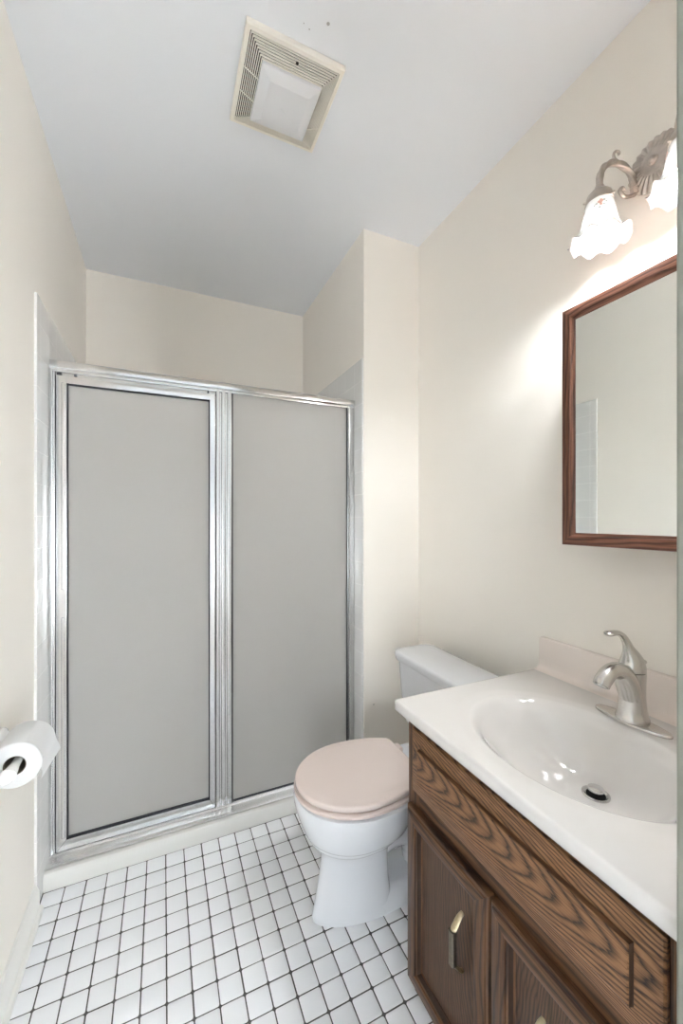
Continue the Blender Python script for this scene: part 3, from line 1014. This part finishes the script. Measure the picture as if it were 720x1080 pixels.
def sq(s, z, cy=0.0):
    return [Vector((VXc - s, VYc - s, z)), Vector((VXc + s, VYc - s, z)), Vector((VXc + s, VYc + s, z)), Vector((VXc - s, VYc + s, z))]


fr.loft([sq(S, H - .0005), sq(S, H - .012), sq(S - .0025, H - .0155), sq(S - w_, H - .0165), sq(S - w_ - .001, H - .012), sq(S - w_ - .001, H - .004)], False, False)
fr.build('grille_frame', M_vent, vn, angle=25)
MB().loft([sq(S - .008, H - .001), sq(S - .008, H - .006)]).build('grille_backing', M_ventdark, vn)
lo_ = MB()
NR = 8
for k in range(NR):
    s = S - w_ - .004 - k * (S - w_ - .004 - .0855) / (NR - 1)
    z = H - .017 - .0022 * k
    lo_.loft([sq(s + .0016, z + .0024), sq(s + .0016, z), sq(s - .0006, z - .0006), sq(s - .0006, z + .0065)], False, False)
# cross ribs tying the slats
for (ax, o) in (('x-', -.035), ('x-', .030), ('x+', .045), ('y-', -.01)):
    a, b_ = S - w_ - .001, .084
    if ax == 'x-':
        p, q = Vector((VXc - a, VYc + o, H - .0165)), Vector((VXc - b_, VYc + o, H - .036))
    elif ax == 'x+':
        p, q = Vector((VXc + a, VYc + o, H - .0165)), Vector((VXc + b_, VYc + o, H - .036))
    else:
        continue
    lo_.tube([p, q], .0014, 6)
lo_.build('louver_slats', M_vent, vn, angle=25)
le = MB()
le.loft([sq(.0835, H - .030), sq(.0835, H - .040), sq(.0815, H - .0415), sq(.0580, H - .0495), sq(.056, H - .050)], False, True)
leo = le.build('light_lens', M_lens, vn, angle=12)
em = MB()
em.tube(smooth_path([(VXc - .012, VYc + .012, H - .0502), (VXc - .010, VYc + .004, H - .0502), (VXc - .004, VYc + .006, H - .0502), (VXc + .002, VYc + .011, H - .0502), (VXc + .008, VYc + .007, H - .0502), (VXc + .010, VYc + .001, H - .0502)], 24), .0011, 6)
em.build('embossed_mark', M_lens, vn, parent=leo)
MB().lathe([(.004, 0), (.0035, .002), (.001, .0026)], (VXc + .005, VYc - .108, H - .0245), (0, 0, -1), 12).build('screw', M_ventdark, vn)

# ------------------------------------------------------------------ toilet paper and its holder
RX, RZ = -0.290, 0.655
hp = thing('toilet_paper_holder', (XL, 1.11, RZ), 'white toilet paper holder with round wall posts on the left wall', 'toilet paper holder')
for y in (1.020, 1.197):
    po = MB()
    po.lathe([(.027, 0.0005), (.027, .005), (.024, .009), (.018, .012), (.015, .020), (.0145, .040), (.0155, .052)], (XL, y, RZ), (1, 0, 0), 28)
    po.ball((RX - .003, y, RZ), .0150, n=20)
    po.build('post', M_ceramic, hp, angle=50)
ro = MB()
ro.lathe([(.0140, 0), (.0120, .018), (.0095, .034), (.0085, .05), (.0085, .13), (.0095, .140), (.0120, .15), (.0125, .167)], (RX, 1.022, RZ), (0, 1, 0), 24)
ro.build('roller', M_ceramic, hp, angle=50)
rt = thing('toilet_paper_roll', (RX, 1.11, RZ - .053), 'full white toilet paper roll with loose end hanging on the left wall holder', 'toilet paper')
RR, RI = 0.0485, 0.0205
rl_ = MB()
YA, YE = 1.060, 1.165
rl_.lathe([(RI, 0), (RI + .001, 0), (RR - .0015, 0), (RR, .0015), (RR, YE - YA - .0015), (RR - .0015, YE - YA), (RI, YE - YA)], (RX, YA, RZ), (0, 1, 0), 64, cap0=False, cap1=False)
# loose end leaving the roll on the room side
tail = []
for k in range(9):
    a = math.radians(70 - 9 * k)
    tail.append((RX + (RR + .0006 + .0003 * k) * math.cos(a), RZ + (RR + .0006 + .0003 * k) * math.sin(a)))
tail += [(RX + RR + .0050, RZ - .008), (RX + RR + .0095, RZ - .018), (RX + RR + .0110, RZ - .027)]
t1, t2 = [], []
l0, l1 = [], []
for k, (x, z) in enumerate(tail):
    bend = max(0, k - 7)
    l0.append(Vector((x - .003 * bend, YA + .0008, z - .003 * bend)))
    l1.append(Vector((x + .0005 * bend, YE - .0008, z - .001 * bend)))
l0b = [p - Vector((.0008, 0, .0004)) for p in l0]
l1b = [p - Vector((.0008, 0, .0004)) for p in l1]
nT = len(l0)
vsT = l0 + l1 + l0b + l1b
fsT = []
for k in range(nT - 1):
    fsT.append((k, k + 1, nT + k + 1, nT + k))
    fsT.append((2 * nT + k, 3 * nT + k, 3 * nT + k + 1, 2 * nT + k + 1))
    fsT.append((k, 2 * nT + k, 2 * nT + k + 1, k + 1))
    fsT.append((nT + k, nT + k + 1, 3 * nT + k + 1, 3 * nT + k))
fsT.append((nT - 1, 3 * nT - 1, 4 * nT - 1, 2 * nT - 1))
rl_.add(vsT, fsT)
rl_.build('tissue', M_paper, rt, angle=50)
co = MB()
co.lathe([(RI, 0.0005), (RI - .0012, 0.0005), (RI - .0012, YE - YA - .0005), (RI, YE - YA - .0005)], (RX, YA, RZ), (0, 1, 0), 40, cap0=False, cap1=False)
co.build('cardboard_core', M_core, rt, angle=50)
